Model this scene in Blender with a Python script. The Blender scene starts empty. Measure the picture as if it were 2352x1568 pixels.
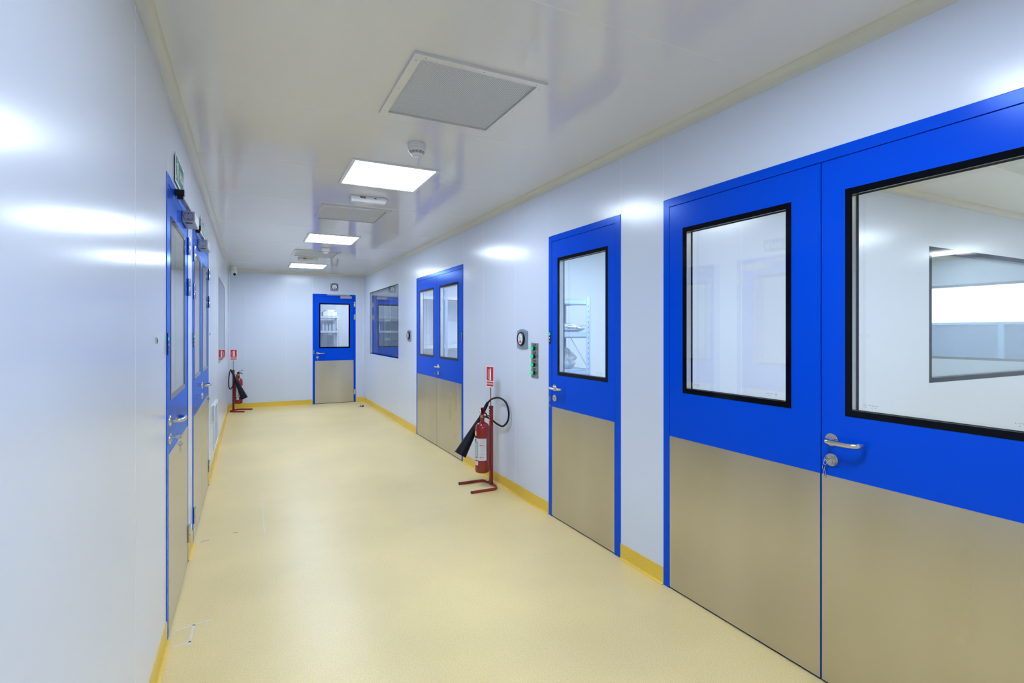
import bpy, math, random
from mathutils import Vector, Matrix, noise
from math import sin, cos, pi, radians as R

C = bpy.context.scene.collection
random.seed(4)

# ------------------------------------------------------------------ materials
def newmat(name):
    m = bpy.data.materials.new(name); m.use_nodes = True
    nt = m.node_tree; nt.nodes.clear()
    out = nt.nodes.new('ShaderNodeOutputMaterial')
    return m, nt, out

def setin(n, k, v):
    if k in n.inputs: n.inputs[k].default_value = v

def pbr(name, col, rough=.5, metal=0., spec=.5, coat=0., coat_rough=.1, bump=0., bscale=200., emit=None, estr=0.,
        noise_amt=0., nscale=(3, 3, 3)):
    m, nt, out = newmat(name)
    p = nt.nodes.new('ShaderNodeBsdfPrincipled')
    p.inputs['Base Color'].default_value = (*col, 1)
    p.inputs['Roughness'].default_value = rough
    p.inputs['Metallic'].default_value = metal
    setin(p, 'Specular IOR Level', spec); setin(p, 'Coat Weight', coat); setin(p, 'Coat Roughness', coat_rough)
    if emit: p.inputs['Emission Color'].default_value = (*emit, 1); p.inputs['Emission Strength'].default_value = estr
    nt.links.new(p.outputs[0], out.inputs[0])
    tc = nt.nodes.new('ShaderNodeTexCoord')
    if bump:
        n = nt.nodes.new('ShaderNodeTexNoise'); n.inputs['Scale'].default_value = bscale
        b = nt.nodes.new('ShaderNodeBump'); b.inputs['Strength'].default_value = bump; b.inputs['Distance'].default_value = .002
        nt.links.new(tc.outputs['Object'], n.inputs['Vector']); nt.links.new(n.outputs['Fac'], b.inputs['Height'])
        nt.links.new(b.outputs[0], p.inputs['Normal'])
    if noise_amt:
        mp = nt.nodes.new('ShaderNodeMapping'); mp.inputs['Scale'].default_value = nscale
        n = nt.nodes.new('ShaderNodeTexNoise'); n.inputs['Scale'].default_value = 1; n.inputs['Detail'].default_value = 6
        mx = nt.nodes.new('ShaderNodeMix'); mx.data_type = 'RGBA'
        mx.inputs[6].default_value = (*[c * (1 - noise_amt) for c in col], 1)
        mx.inputs[7].default_value = (*[min(1, c * (1 + noise_amt)) for c in col], 1)
        nt.links.new(tc.outputs['Object'], mp.inputs[0]); nt.links.new(mp.outputs[0], n.inputs['Vector'])
        nt.links.new(n.outputs['Fac'], mx.inputs[0]); nt.links.new(mx.outputs[2], p.inputs['Base Color'])
    return m

def glass_mat(name, tint=(.965, .985, .98), ior=1.5):
    m, nt, out = newmat(name)
    g = nt.nodes.new('ShaderNodeNewGeometry')
    mr = nt.nodes.new('ShaderNodeMapRange'); mr.inputs['To Min'].default_value = ior; mr.inputs['To Max'].default_value = 1 / ior
    f = nt.nodes.new('ShaderNodeFresnel')
    t = nt.nodes.new('ShaderNodeBsdfTransparent'); t.inputs[0].default_value = (*tint, 1)
    gl = nt.nodes.new('ShaderNodeBsdfGlossy'); gl.inputs['Roughness'].default_value = 0.0; gl.inputs[0].default_value = (1, 1, 1, 1)
    mx = nt.nodes.new('ShaderNodeMixShader')
    nt.links.new(g.outputs['Backfacing'], mr.inputs[0]); nt.links.new(mr.outputs[0], f.inputs['IOR'])
    nt.links.new(f.outputs[0], mx.inputs[0]); nt.links.new(t.outputs[0], mx.inputs[1]); nt.links.new(gl.outputs[0], mx.inputs[2])
    nt.links.new(mx.outputs[0], out.inputs[0])
    return m

def emit_mat(name, col, s):
    m, nt, out = newmat(name)
    e = nt.nodes.new('ShaderNodeEmission'); e.inputs[0].default_value = (*col, 1); e.inputs[1].default_value = s
    nt.links.new(e.outputs[0], out.inputs[0]); return m

def vinyl_mat(name, c1, c2, c3, rough=.3, spec=.5):
    m, nt, out = newmat(name)
    p = nt.nodes.new('ShaderNodeBsdfPrincipled'); setin(p, 'Specular IOR Level', spec)
    tc = nt.nodes.new('ShaderNodeTexCoord')
    def nz(scale, det, lo, hi):
        n = nt.nodes.new('ShaderNodeTexNoise'); n.inputs['Scale'].default_value = scale; n.inputs['Detail'].default_value = det
        nt.links.new(tc.outputs['Object'], n.inputs['Vector'])
        r = nt.nodes.new('ShaderNodeMapRange'); r.inputs[1].default_value = lo; r.inputs[2].default_value = hi
        nt.links.new(n.outputs['Fac'], r.inputs[0]); return r, n
    def mix(f, a, b):
        x = nt.nodes.new('ShaderNodeMix'); x.data_type = 'RGBA'; nt.links.new(f.outputs[0], x.inputs[0])
        for i, v in ((6, a), (7, b)):
            if isinstance(v, tuple): x.inputs[i].default_value = (*v, 1)
            else: nt.links.new(v, x.inputs[i])
        return x.outputs[2]
    a, _ = nz(170, 3, .44, .60); b, _ = nz(260, 2, .60, .68); c, big = nz(1.3, 4, .3, .8)
    col = mix(a, c1, c2); col = mix(b, col, c3)
    dk = nt.nodes.new('ShaderNodeMix'); dk.data_type = 'RGBA'; dk.blend_type = 'MULTIPLY'; dk.inputs[0].default_value = .14
    nt.links.new(col, dk.inputs[6]); nt.links.new(c.outputs[0], dk.inputs[7])
    nt.links.new(dk.outputs[2], p.inputs['Base Color'])
    rr = nt.nodes.new('ShaderNodeMapRange'); rr.inputs[3].default_value = rough - .04; rr.inputs[4].default_value = rough + .08
    nt.links.new(big.outputs['Fac'], rr.inputs[0]); nt.links.new(rr.outputs[0], p.inputs['Roughness'])
    bn = nt.nodes.new('ShaderNodeTexNoise'); bn.inputs['Scale'].default_value = 120
    bp = nt.nodes.new('ShaderNodeBump'); bp.inputs['Strength'].default_value = .06; bp.inputs['Distance'].default_value = .002
    nt.links.new(tc.outputs['Object'], bn.inputs['Vector']); nt.links.new(bn.outputs['Fac'], bp.inputs['Height']); nt.links.new(bp.outputs[0], p.inputs['Normal'])
    nt.links.new(p.outputs[0], out.inputs[0]); return m

def perf_mat(name):                      # perforated sheet: rows of small dark holes
    m, nt, out = newmat(name)
    p = nt.nodes.new('ShaderNodeBsdfPrincipled'); p.inputs['Roughness'].default_value = .45
    tc = nt.nodes.new('ShaderNodeTexCoord')
    mp = nt.nodes.new('ShaderNodeMapping'); mp.inputs['Scale'].default_value = (125, 125, 0); mp.inputs['Rotation'].default_value = (0, 0, pi / 4)
    v = nt.nodes.new('ShaderNodeTexVoronoi'); v.inputs['Scale'].default_value = 1; v.inputs['Randomness'].default_value = 0
    r = nt.nodes.new('ShaderNodeMapRange'); r.inputs[1].default_value = .27; r.inputs[2].default_value = .33
    x = nt.nodes.new('ShaderNodeMix'); x.data_type = 'RGBA'; x.inputs[6].default_value = (.16, .18, .20, 1); x.inputs[7].default_value = (.66, .69, .73, 1)
    nt.links.new(tc.outputs['Object'], mp.inputs[0]); nt.links.new(mp.outputs[0], v.inputs['Vector'])
    nt.links.new(v.outputs['Distance'], r.inputs[0]); nt.links.new(r.outputs[0], x.inputs[0]); nt.links.new(x.outputs[2], p.inputs['Base Color'])
    nt.links.new(p.outputs[0], out.inputs[0]); return m

def steel_mat(name):                     # brushed sheet, finely streaked and smudged
    m, nt, out = newmat(name)
    p = nt.nodes.new('ShaderNodeBsdfPrincipled'); p.inputs['Metallic'].default_value = 1
    tc = nt.nodes.new('ShaderNodeTexCoord')
    def nz(sc, det):
        mp = nt.nodes.new('ShaderNodeMapping'); mp.inputs['Scale'].default_value = sc
        n = nt.nodes.new('ShaderNodeTexNoise'); n.inputs['Scale'].default_value = 1; n.inputs['Detail'].default_value = det
        nt.links.new(tc.outputs['Object'], mp.inputs[0]); nt.links.new(mp.outputs[0], n.inputs['Vector']); return n
    a = nz((3.5, 3.5, .8), 1)
    x = nt.nodes.new('ShaderNodeMix'); x.data_type = 'RGBA'; x.inputs[6].default_value = (.50, .475, .415, 1); x.inputs[7].default_value = (.66, .63, .56, 1)
    nt.links.new(a.outputs['Fac'], x.inputs[0]); nt.links.new(x.outputs[2], p.inputs['Base Color'])
    r = nt.nodes.new('ShaderNodeMapRange'); r.inputs[1].default_value = .2; r.inputs[2].default_value = .8; r.inputs[3].default_value = .24; r.inputs[4].default_value = .36
    nt.links.new(a.outputs['Fac'], r.inputs[0]); nt.links.new(r.outputs[0], p.inputs['Roughness'])
    nt.links.new(p.outputs[0], out.inputs[0]); return m

def gloss_paint(name, col, refl, rough, ior=1.42):          # saturated enamel with a tinted reflection
    m, nt, out = newmat(name)
    d = nt.nodes.new('ShaderNodeBsdfDiffuse'); d.inputs[0].default_value = (*col, 1)
    g = nt.nodes.new('ShaderNodeBsdfGlossy'); g.inputs[0].default_value = (*refl, 1); g.inputs['Roughness'].default_value = rough
    f = nt.nodes.new('ShaderNodeFresnel'); f.inputs['IOR'].default_value = ior
    x = nt.nodes.new('ShaderNodeMixShader')
    nt.links.new(f.outputs[0], x.inputs[0]); nt.links.new(d.outputs[0], x.inputs[1]); nt.links.new(g.outputs[0], x.inputs[2]); nt.links.new(x.outputs[0], out.inputs[0])
    return m

M = {}
M['stamp'] = pbr('glass_stamp_ink', (.36, .39, .44), .5)
M['brass'] = pbr('dull_brass', (.36, .34, .25), .3, 1)
M['panel'] = pbr('wall_panel_paint', (.66, .72, .86), .20, spec=.5)
M['ceil'] = pbr('ceiling_panel_paint', (.75, .75, .745), .10, spec=.55)
M['seal'] = pbr('silicone_joint', (.86, .87, .87), .25)
M['cove'] = pbr('cove_profile_paint', (.67, .67, .61), .22)
M['blue'] = gloss_paint('blue_door_paint', (.0, .068, .70), (.36, .56, 1.0), .19)
M['blueshade'] = pbr('door_gap_shade', (.004, .006, .03), .6)
M['black'] = pbr('black_glazing_band', (.002, .003, .006), .08, spec=.12)
M['blackplastic'] = pbr('black_plastic', (.008, .009, .012), .35, spec=.3)
M['rubber'] = pbr('black_rubber', (.005, .006, .010), .42, spec=.25)
M['steel'] = steel_mat('brushed_kick_plate')
M['chrome'] = pbr('satin_steel', (.62, .62, .61), .2, 1)
M['alu'] = pbr('aluminium', (.70, .71, .73), .22, 1)
M['silver'] = pbr('silver_grey_paint', (.42, .44, .50), .3, .4)
M['glass'] = glass_mat('clear_glass')
M['floor'] = vinyl_mat('speckled_vinyl', (.93, .74, .35), (.87, .645, .25), (.97, .84, .54), .34, .8)
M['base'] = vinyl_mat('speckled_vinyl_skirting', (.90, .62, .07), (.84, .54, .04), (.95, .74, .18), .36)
M['lamp'] = emit_mat('lamp_diffuser', (.72, .84, 1.0), 31)
M['lamp_room'] = emit_mat('room_lamp_diffuser', (.84, .90, 1.0), 33)
M['lamp_store'] = emit_mat('store_lamp_diffuser', (.68, .83, 1.0), 56)
M['lamp_dim'] = emit_mat('side_room_lamp_diffuser', (.76, .87, 1.0), 34)
M['lamp_faint'] = emit_mat('faint_lamp_diffuser', (.76, .87, 1.0), 9)
M['white'] = pbr('white_enamel', (.80, .82, .85), .3)
M['whiteplastic'] = pbr('white_plastic', (.78, .80, .82), .35)
M['perf'] = perf_mat('perforated_sheet')
M['red'] = pbr('red_enamel', (.27, .004, .007), .16, coat=.4)
M['redmatt'] = pbr('sign_red', (.58, .012, .03), .4)
M['green'] = pbr('sign_green', (.0, .22, .15), .4)
M['signwhite'] = pbr('sign_white', (.84, .83, .86), .4)
M['label'] = pbr('paper_label', (.74, .76, .80), .4)
M['labelcream'] = pbr('cream_label', (.72, .72, .50), .5)
M['ink'] = pbr('grey_ink', (.25, .27, .32), .6)
M['navy'] = pbr('navy_ink', (.02, .03, .20), .5)
M['grey'] = pbr('grey_bezel', (.27, .36, .47), .3, .3)
M['greysteel'] = pbr('brushed_plate', (.30, .32, .34), .35, .7)
M['dial'] = pbr('dial_face', (.80, .80, .86), .3)
M['pink'] = pbr('dial_red', (.55, .15, .22), .4)
M['ledgreen'] = pbr('green_lamp', (.0, .35, .10), .2, emit=(.0, .9, .25), estr=.55)
M['ledgreen2'] = pbr('green_lens', (.0, .42, .12), .2, emit=(0, .7, .2), estr=.35)
M['ledteal'] = emit_mat('teal_led', (.0, .75, .5), 1.2)
M['amber'] = pbr('amber_lens', (.5, .5, .3), .3)
M['rack'] = pbr('white_rack_enamel', (.70, .74, .82), .35)
M['rackbacklit'] = pbr('backlit_blue_rack_enamel', (.42, .55, .84), .35)  # blue tone paints in the look of a rack lit from behind
M['slot_lip_shade'] = pbr('rack_slot_and_lip_shade', (.12, .16, .28), .6)
M['bag'] = pbr('clear_polythene', (.60, .66, .76), .22, spec=.8)
M['bottle'] = pbr('frosted_bottle', (.45, .53, .68), .3)
M['lens'] = pbr('camera_lens', (.01, .01, .01), .08)
M['facade'] = pbr('blue_grey_cladding', (.022, .062, .15), .55, noise_amt=.15, nscale=(.4, .8, 6))
M['facadepale'] = pbr('pale_cladding', (.10, .17, .30), .5)
M['concrete'] = pbr('concrete', (.42, .45, .50), .8, noise_amt=.1, nscale=(2, 2, 2))
M['tape'] = pbr('tape_residue', (.80, .76, .72), .5)
M['scuff'] = pbr('scuff_mark', (.30, .28, .33), .6)

# ------------------------------------------------------------------ mesh builder
class MB:
    def __init__(s): s.v = []; s.f = []; s.mi = []; s.sm = []
    def add(s, vs, fs, mi=0, smooth=False):
        o = len(s.v); s.v += [tuple(v) for v in vs]
        for f in fs: s.f.append([i + o for i in f]); s.mi.append(mi); s.sm.append(smooth)
    def box(s, x0, x1, y0, y1, z0, z1, mi=0, T=None):
        x0, x1 = min(x0, x1), max(x0, x1); y0, y1 = min(y0, y1), max(y0, y1); z0, z1 = min(z0, z1), max(z0, z1)
        vs = [Vector(p) for p in ((x0, y0, z0), (x1, y0, z0), (x1, y1, z0), (x0, y1, z0), (x0, y0, z1), (x1, y0, z1), (x1, y1, z1), (x0, y1, z1))]
        if T: vs = [T @ v for v in vs]
        s.add(vs, [(0, 3, 2, 1), (4, 5, 6, 7), (0, 1, 5, 4), (1, 2, 6, 5), (2, 3, 7, 6), (3, 0, 4, 7)], mi)
        return s
    def bar(s, a, b, w, d=None, mi=0, up=(0, 0, 1)):
        a, b = Vector(a), Vector(b); z = (b - a).normalized(); u = Vector(up)
        if abs(z.dot(u)) > .95: u = Vector((0, 1, 0))
        x = u.cross(z).normalized(); y = z.cross(x); d = d or w
        T = Matrix((x, y, z)).transposed().to_4x4(); T.translation = a
        s.box(-w / 2, w / 2, -d / 2, d / 2, 0, (b - a).length, mi, T); return s
    def tube(s, pts, r, seg=14, mi=0, smooth_pts=0, cap=True):
        P = [Vector(p) for p in pts]
        if smooth_pts: P = spline(P, smooth_pts)
        n = len(P); rs = r if isinstance(r, (list, tuple)) else [r] * n
        if len(rs) != n: rs = [rs[min(len(rs) - 1, int(i * (len(rs) - 1) / (n - 1) + .5))] for i in range(n)]
        vs = []; prev = None
        for i in range(n):
            t = (P[min(n - 1, i + 1)] - P[max(0, i - 1)]).normalized()
            if prev is None:
                u = Vector((0, 0, 1)) if abs(t.z) < .9 else Vector((1, 0, 0))
                x = (u - t * u.dot(t)).normalized()
            else: x = (prev - t * prev.dot(t)).normalized()
            prev = x; y = t.cross(x)
            for k in range(seg):
                a = 2 * pi * k / seg; vs.append(P[i] + (x * cos(a) + y * sin(a)) * rs[i])
        fs = [(i * seg + k, i * seg + (k + 1) % seg, (i + 1) * seg + (k + 1) % seg, (i + 1) * seg + k) for i in range(n - 1) for k in range(seg)]
        s.add(vs, fs, mi, True)
        if cap:
            s.add([vs[k] for k in range(seg)], [tuple(range(seg))[::-1]], mi)
            s.add([vs[(n - 1) * seg + k] for k in range(seg)], [tuple(range(seg))], mi)
        return s
    def lathe(s, prof, T=None, seg=40, mi=0, smooth=True):   # prof: (radius, height) about local z
        T = T or Matrix()
        vs = [T @ Vector((r * cos(2 * pi * k / seg), r * sin(2 * pi * k / seg), z)) for r, z in prof for k in range(seg)]
        fs = []
        for i in range(len(prof) - 1):
            for k in range(seg): fs.append((i * seg + k, i * seg + (k + 1) % seg, (i + 1) * seg + (k + 1) % seg, (i + 1) * seg + k))
        s.add(vs, fs, mi, smooth)
        if prof[0][0] > 1e-5: s.add([vs[k] for k in range(seg)], [tuple(range(seg))[::-1]], mi)
        if prof[-1][0] > 1e-5: s.add([vs[(len(prof) - 1) * seg + k] for k in range(seg)], [tuple(range(seg))], mi)
        return s
    def prism(s, poly, h0, h1, T=None, mi=0):                # poly in local xz, extruded along y
        T = T or Matrix(); n = len(poly)
        vs = [T @ Vector((x, h0, z)) for x, z in poly] + [T @ Vector((x, h1, z)) for x, z in poly]
        fs = [tuple(range(n)), tuple(range(n, 2 * n))[::-1]] + [(i, i + n, (i + 1) % n + n, (i + 1) % n) for i in range(n)]
        s.add(vs, fs, mi); return s
    def sweep(s, prof, a, b, nrm, mi=0, smooth=True):        # prof (d, z) pushed from wall along nrm between a and b
        a, b, n = Vector(a), Vector(b), Vector(nrm); k = len(prof)
        vs = [a + n * d + Vector((0, 0, z)) for d, z in prof] + [b + n * d + Vector((0, 0, z)) for d, z in prof]
        fs = [(i, i + 1, i + 1 + k, i + k) for i in range(k - 1)]
        s.add(vs, fs, mi, smooth); s.add([vs[i] for i in range(k)], [tuple(range(k))], mi); s.add([vs[i + k] for i in range(k)], [tuple(range(k))[::-1]], mi)
        return s
    def build(s, name, mats, parent=None, bevel=0., fixn=True):
        me = bpy.data.meshes.new(name); me.from_pydata(s.v, [], s.f)
        if not isinstance(mats, (list, tuple)): mats = [mats]
        for m in mats: me.materials.append(m)
        for p, mi, sm in zip(me.polygons, s.mi, s.sm): p.material_index = mi; p.use_smooth = sm
        if fixn:
            import bmesh
            bm = bmesh.new(); bm.from_mesh(me); bmesh.ops.remove_doubles(bm, verts=bm.verts, dist=1e-6); bmesh.ops.recalc_face_normals(bm, faces=bm.faces)
            for e in bm.edges: e.smooth = len(e.link_faces) == 2 and e.calc_face_angle(0) < R(38)
            bm.to_mesh(me); bm.free()
        me.update()
        o = bpy.data.objects.new(name, me); C.objects.link(o)
        if parent: o.parent = parent
        if bevel:
            b = o.modifiers.new('bevel', 'BEVEL'); b.width = bevel; b.segments = 2; b.limit_method = 'ANGLE'; b.angle_limit = R(50)
        return o

def spline(P, k):
    out = []
    for i in range(len(P) - 1):
        p0, p1, p2, p3 = P[max(0, i - 1)], P[i], P[i + 1], P[min(len(P) - 1, i + 2)]
        for j in range(k):
            t = j / k
            out.append(.5 * ((2 * p1) + (p2 - p0) * t + (2 * p0 - 5 * p1 + 4 * p2 - p3) * t * t + (3 * p1 - p0 - 3 * p2 + p3) * t ** 3))
    out.append(P[-1]); return out

def tag(o, label=None, cat=None, group=None, kind=None):
    if label: o['label'] = label
    if cat: o['category'] = cat
    if group: o['group'] = group
    if kind: o['kind'] = kind
    return o
def thing(name, label, cat, loc, rz=0., group=None, kind=None):
    o = bpy.data.objects.new(name, None); C.objects.link(o); o.location = loc; o.rotation_euler = (0, 0, rz)
    o.empty_display_size = .1
    return tag(o, label, cat, group, kind)
def copy_tree(o, parent=None):
    c = o.copy(); C.objects.link(c); c.parent = parent
    for ch in list(o.children): copy_tree(ch, c)
    return c
def text_mesh(txt, size, name, mat, parent, loc, rot, sx=1., ext=.0003, bold=0.):
    cu = bpy.data.curves.new('lettering', 'FONT'); cu.body = txt; cu.size = size; cu.align_x = 'CENTER'; cu.align_y = 'CENTER'; cu.extrude = ext; cu.offset = bold
    t = bpy.data.objects.new('lettering', cu); C.objects.link(t)
    bpy.context.view_layer.update()
    me = bpy.data.meshes.new_from_object(t.evaluated_get(bpy.context.evaluated_depsgraph_get()))
    bpy.data.objects.remove(t)
    me.materials.clear(); me.materials.append(mat)
    o = bpy.data.objects.new(name, me); C.objects.link(o); o.parent = parent; o.location = loc; o.rotation_euler = rot; o.scale = (sx, 1, 1)
    return o

# ------------------------------------------------------------------ layout
XL, XR, YE, H, WT = -.334, 2.052, 10.68, 2.515, .06
YB = -4.0
RX, LX, EX = -pi / 2, pi / 2, 0.          # facing of the right, left and end walls (local x = viewer's right, local -y = into the corridor)
STR = dict(kind='structure')

def wall_run(mb, fixed, axis, a0, a1, holes, thick, mi=0):
    """solid wall between a0 and a1 with rectangular holes (u0,u1,z0,z1); axis 'y' runs along Y at X=fixed"""
    us = sorted({a0, a1} | {h[0] for h in holes} | {h[1] for h in holes})
    for u0, u1 in zip(us[:-1], us[1:]):
        segs = [(0, H)]
        for h in holes:
            if h[0] <= u0 + 1e-6 and h[1] >= u1 - 1e-6:
                segs = [t for s0, s1 in segs for t in ((s0, min(s1, h[2])), (max(s0, h[3]), s1)) if t[1] - t[0] > 1e-4]
        for z0, z1 in segs:
            if axis == 'y': mb.box(fixed, fixed + thick, u0, u1, z0, z1, mi)
            else: mb.box(u0, u1, fixed, fixed + thick, z0, z1, mi)

DZ = 2.122                                    # top of every door frame
D_BIG, D_SGL, D_DBL, W_FAR = (.41, 2.208), (2.583, 3.45), (5.245, 6.991), (7.975, 10.083)
D_L1, D_L2, W_L = (2.805, 3.725), (4.02, 5.495), (7.32, 9.10)
D_END = (1.088, 1.892)
SEAM = .0016

mb = MB()
wall_run(mb, XR, 'y', YB, YE, [(*D_BIG, 0, DZ), (*D_SGL, 0, DZ), (*D_DBL, 0, DZ), (*W_FAR, .98, 2.135)], WT)
for y, z0 in ((4.014, 0), (2.5805, DZ), (2.2105, DZ), (9.16, 2.14), (7.93, 0), (7.0, DZ), (5.235, DZ), (3.455, DZ), (4.70, 0), (-.1, 0), (-1.3, 0)):
    mb.box(XR - .0006, XR, y - SEAM, y + SEAM, max(z0, .0), H, 1)
tag(mb.build('wall_right', [M['panel'], M['seal']]), kind='structure')
mb = MB()
wall_run(mb, XL - WT, 'y', YB, YE, [(*D_L1, 0, DZ), (*D_L2, 0, DZ), (*W_L, 1.008, 2.069)], WT)
for y, z0 in ((2.091, 0), (.9, 0), (-.3, 0), (2.80, DZ), (3.87, 0), (5.62, 0), (6.75, 0)):
    mb.box(XL, XL + .0006, y - SEAM, y + SEAM, z0, H, 1)
tag(mb.build('wall_left', [M['panel'], M['seal']]), kind='structure')
mb = MB()
wall_run(mb, YE, 'x', XL - WT, 6, [(*D_END, 0, DZ)], WT)
for x, z0 in ((-.05, 0), (.62, 0), (1.083, DZ), (1.9, DZ)):
    mb.box(x - SEAM, x + SEAM, YE - .0006, YE, z0, H, 1)
tag(mb.build('wall_end', [M['panel'], M['seal']]), kind='structure')
tag(MB().box(XL - WT, XR + WT, YB - WT, YB, 0, H).build('wall_behind', M['panel']), kind='structure')
# rooms on the right and beyond
X9 = 9.5
mb = MB(); wall_run(mb, 2.30, 'x', XR + WT, X9, [(5.0, 7.4, .975, 2.10)], WT)
for x, z0 in ((2.78, 0), (3.95, 0), (5.0 - .003, 2.10)): mb.box(x - SEAM, x + SEAM, 2.2994, 2.30, z0, H, 1)
tag(mb.build('wall_side_room', [M['panel'], M['seal']]), kind='structure')
tag(MB().box(XR + WT, X9, -1.8, -1.74, 0, H).build('wall_side_room_near', M['panel']), kind='structure')
tag(MB().box(XR + WT, X9, 5.10, 5.16, 0, H).build('wall_store_room', M['panel']), kind='structure')
tag(MB().box(XR + WT, 6, 7.60, 7.66, 0, H).build('wall_packing_room', M['panel']), kind='structure')
tag(MB().box(5.94, 6, 5.16, YE, 0, H).build('wall_packing_room_side', M['panel']), kind='structure')
mb = MB(); wall_run(mb, X9, 'y', -1.8, 5.16, [(2.9, 5.0, .98, 2.10)], WT)
tag(mb.build('wall_outer', M['panel']), kind='structure')
mb = MB(); mb.box(XL - WT, 4.0, 12.56, 12.62, 0, H); mb.box(XL - WT - .06, XL - WT, YE, 12.62, 0, H); mb.box(4.0, 4.06, YE, 12.62, 0, H)
tag(mb.build('wall_end_store', M['panel']), kind='structure')
mb = MB(); mb.box(-3.0, -2.94, 1.2, YE, 0, H); mb.box(-3.0, XL - WT, 1.2, 1.26, 0, H); mb.box(-3.0, XL - WT, YE - .06, YE, 0, H); mb.box(-2.94, XL - WT, 6.2, 6.26, 0, H)
tag(mb.build('wall_left_rooms', M['panel']), kind='structure')
tag(MB().box(-3.1, X9 + .06, YB - .1, 14.2, -.12, 0).build('floor', M['floor']), kind='structure')
mb = MB(); mb.box(-3.1, X9 + .06, YB - .1, 14.2, H, H + .12, 0)
for y in (-3.3, -2.1, -.9, .33, 1.54, 2.76, 3.76, 4.76, 5.96, 7.15, 8.35, 9.5):
    mb.box(XL, XR, y - SEAM, y + SEAM, H - .0006, H, 1)
for y in (-.6, .55, 1.7):
    mb.box(XR + WT, X9, y - SEAM, y + SEAM, H - .0006, H, 1)
tag(mb.build('ceiling', [M['ceil'], M['seal']]), kind='structure')

# coved profiles under the ceiling and in the corners
def cove_prof(r, n=8): return [(0, H - r - .004), (.003, H - r - .004)] + [(.003 + (r - .003) * (1 - cos(a)), H - r + r * sin(a) - .0008) for a in [pi / 2 * i / n for i in range(n + 1)]] + [(r + .004, H - .0008), (r + .004, H), (0, H)]
def base_prof(n=8):
    r = .013
    return [(0, .092), (.0035, .092), (.0035, r)] + [(.0035 + r * (1 - cos(a)), r - r * sin(a) + .0008) for a in [pi / 2 * i / n for i in range(1, n + 1)]] + [(.018, .0003), (0, .0003)]
tn = 0
for a, b, n in (((XR, YB, 0), (XR, YE, 0), (-1, 0, 0)), ((XL, YB, 0), (XL, YE, 0), (1, 0, 0)), ((XL, YE, 0), (XR, YE, 0), (0, -1, 0)),
                ((XR + WT, 2.30, 0), (X9, 2.30, 0), (0, -1, 0)), ((X9, 2.36, 0), (X9, 5.1, 0), (-1, 0, 0))):
    tn += 1; tag(MB().sweep(cove_prof(.042), a, b, n).build('trim_%d' % tn, M['cove']), kind='structure')
for x, sx in ((XL, 1), (XR, -1)):
    tn += 1; pr = [(0, 0)] + [(.028 * (1 - cos(a)) + .001, .028 * (1 - sin(a)) + .001) for a in [pi / 2 * i / 6 for i in range(7)]][::-1]
    mb = MB(); k = len(pr)
    vs = [Vector((x + sx * d, YE - e, z)) for z in (.05, H - .03) for d, e in pr]
    mb.add(vs, [(i, (i + 1) % k, (i + 1) % k + k, i + k) for i in range(k)], 0, False)
    tag(mb.build('trim_%d' % tn, M['panel']), kind='structure')
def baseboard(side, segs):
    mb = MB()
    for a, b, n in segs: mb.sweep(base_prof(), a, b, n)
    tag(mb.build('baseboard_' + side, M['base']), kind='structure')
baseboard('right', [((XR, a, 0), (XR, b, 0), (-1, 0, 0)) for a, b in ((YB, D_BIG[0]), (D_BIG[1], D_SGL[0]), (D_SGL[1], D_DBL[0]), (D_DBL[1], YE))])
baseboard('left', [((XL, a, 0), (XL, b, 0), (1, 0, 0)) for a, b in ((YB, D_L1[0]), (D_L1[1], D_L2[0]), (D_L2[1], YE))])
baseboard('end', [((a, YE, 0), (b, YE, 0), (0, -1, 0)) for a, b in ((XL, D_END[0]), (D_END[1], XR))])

# ------------------------------------------------------------------ doors
def frame_ring(mb, x0, x1, z0, z1, w, y0, y1, mi=0):
    mb.box(x0, x0 + w, y0, y1, z0, z1, mi); mb.box(x1 - w, x1, y0, y1, z0, z1, mi)
    mb.box(x0 + w, x1 - w, y0, y1, z0, z0 + w, mi); mb.box(x0 + w, x1 - w, y0, y1, z1 - w, z1, mi)

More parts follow.
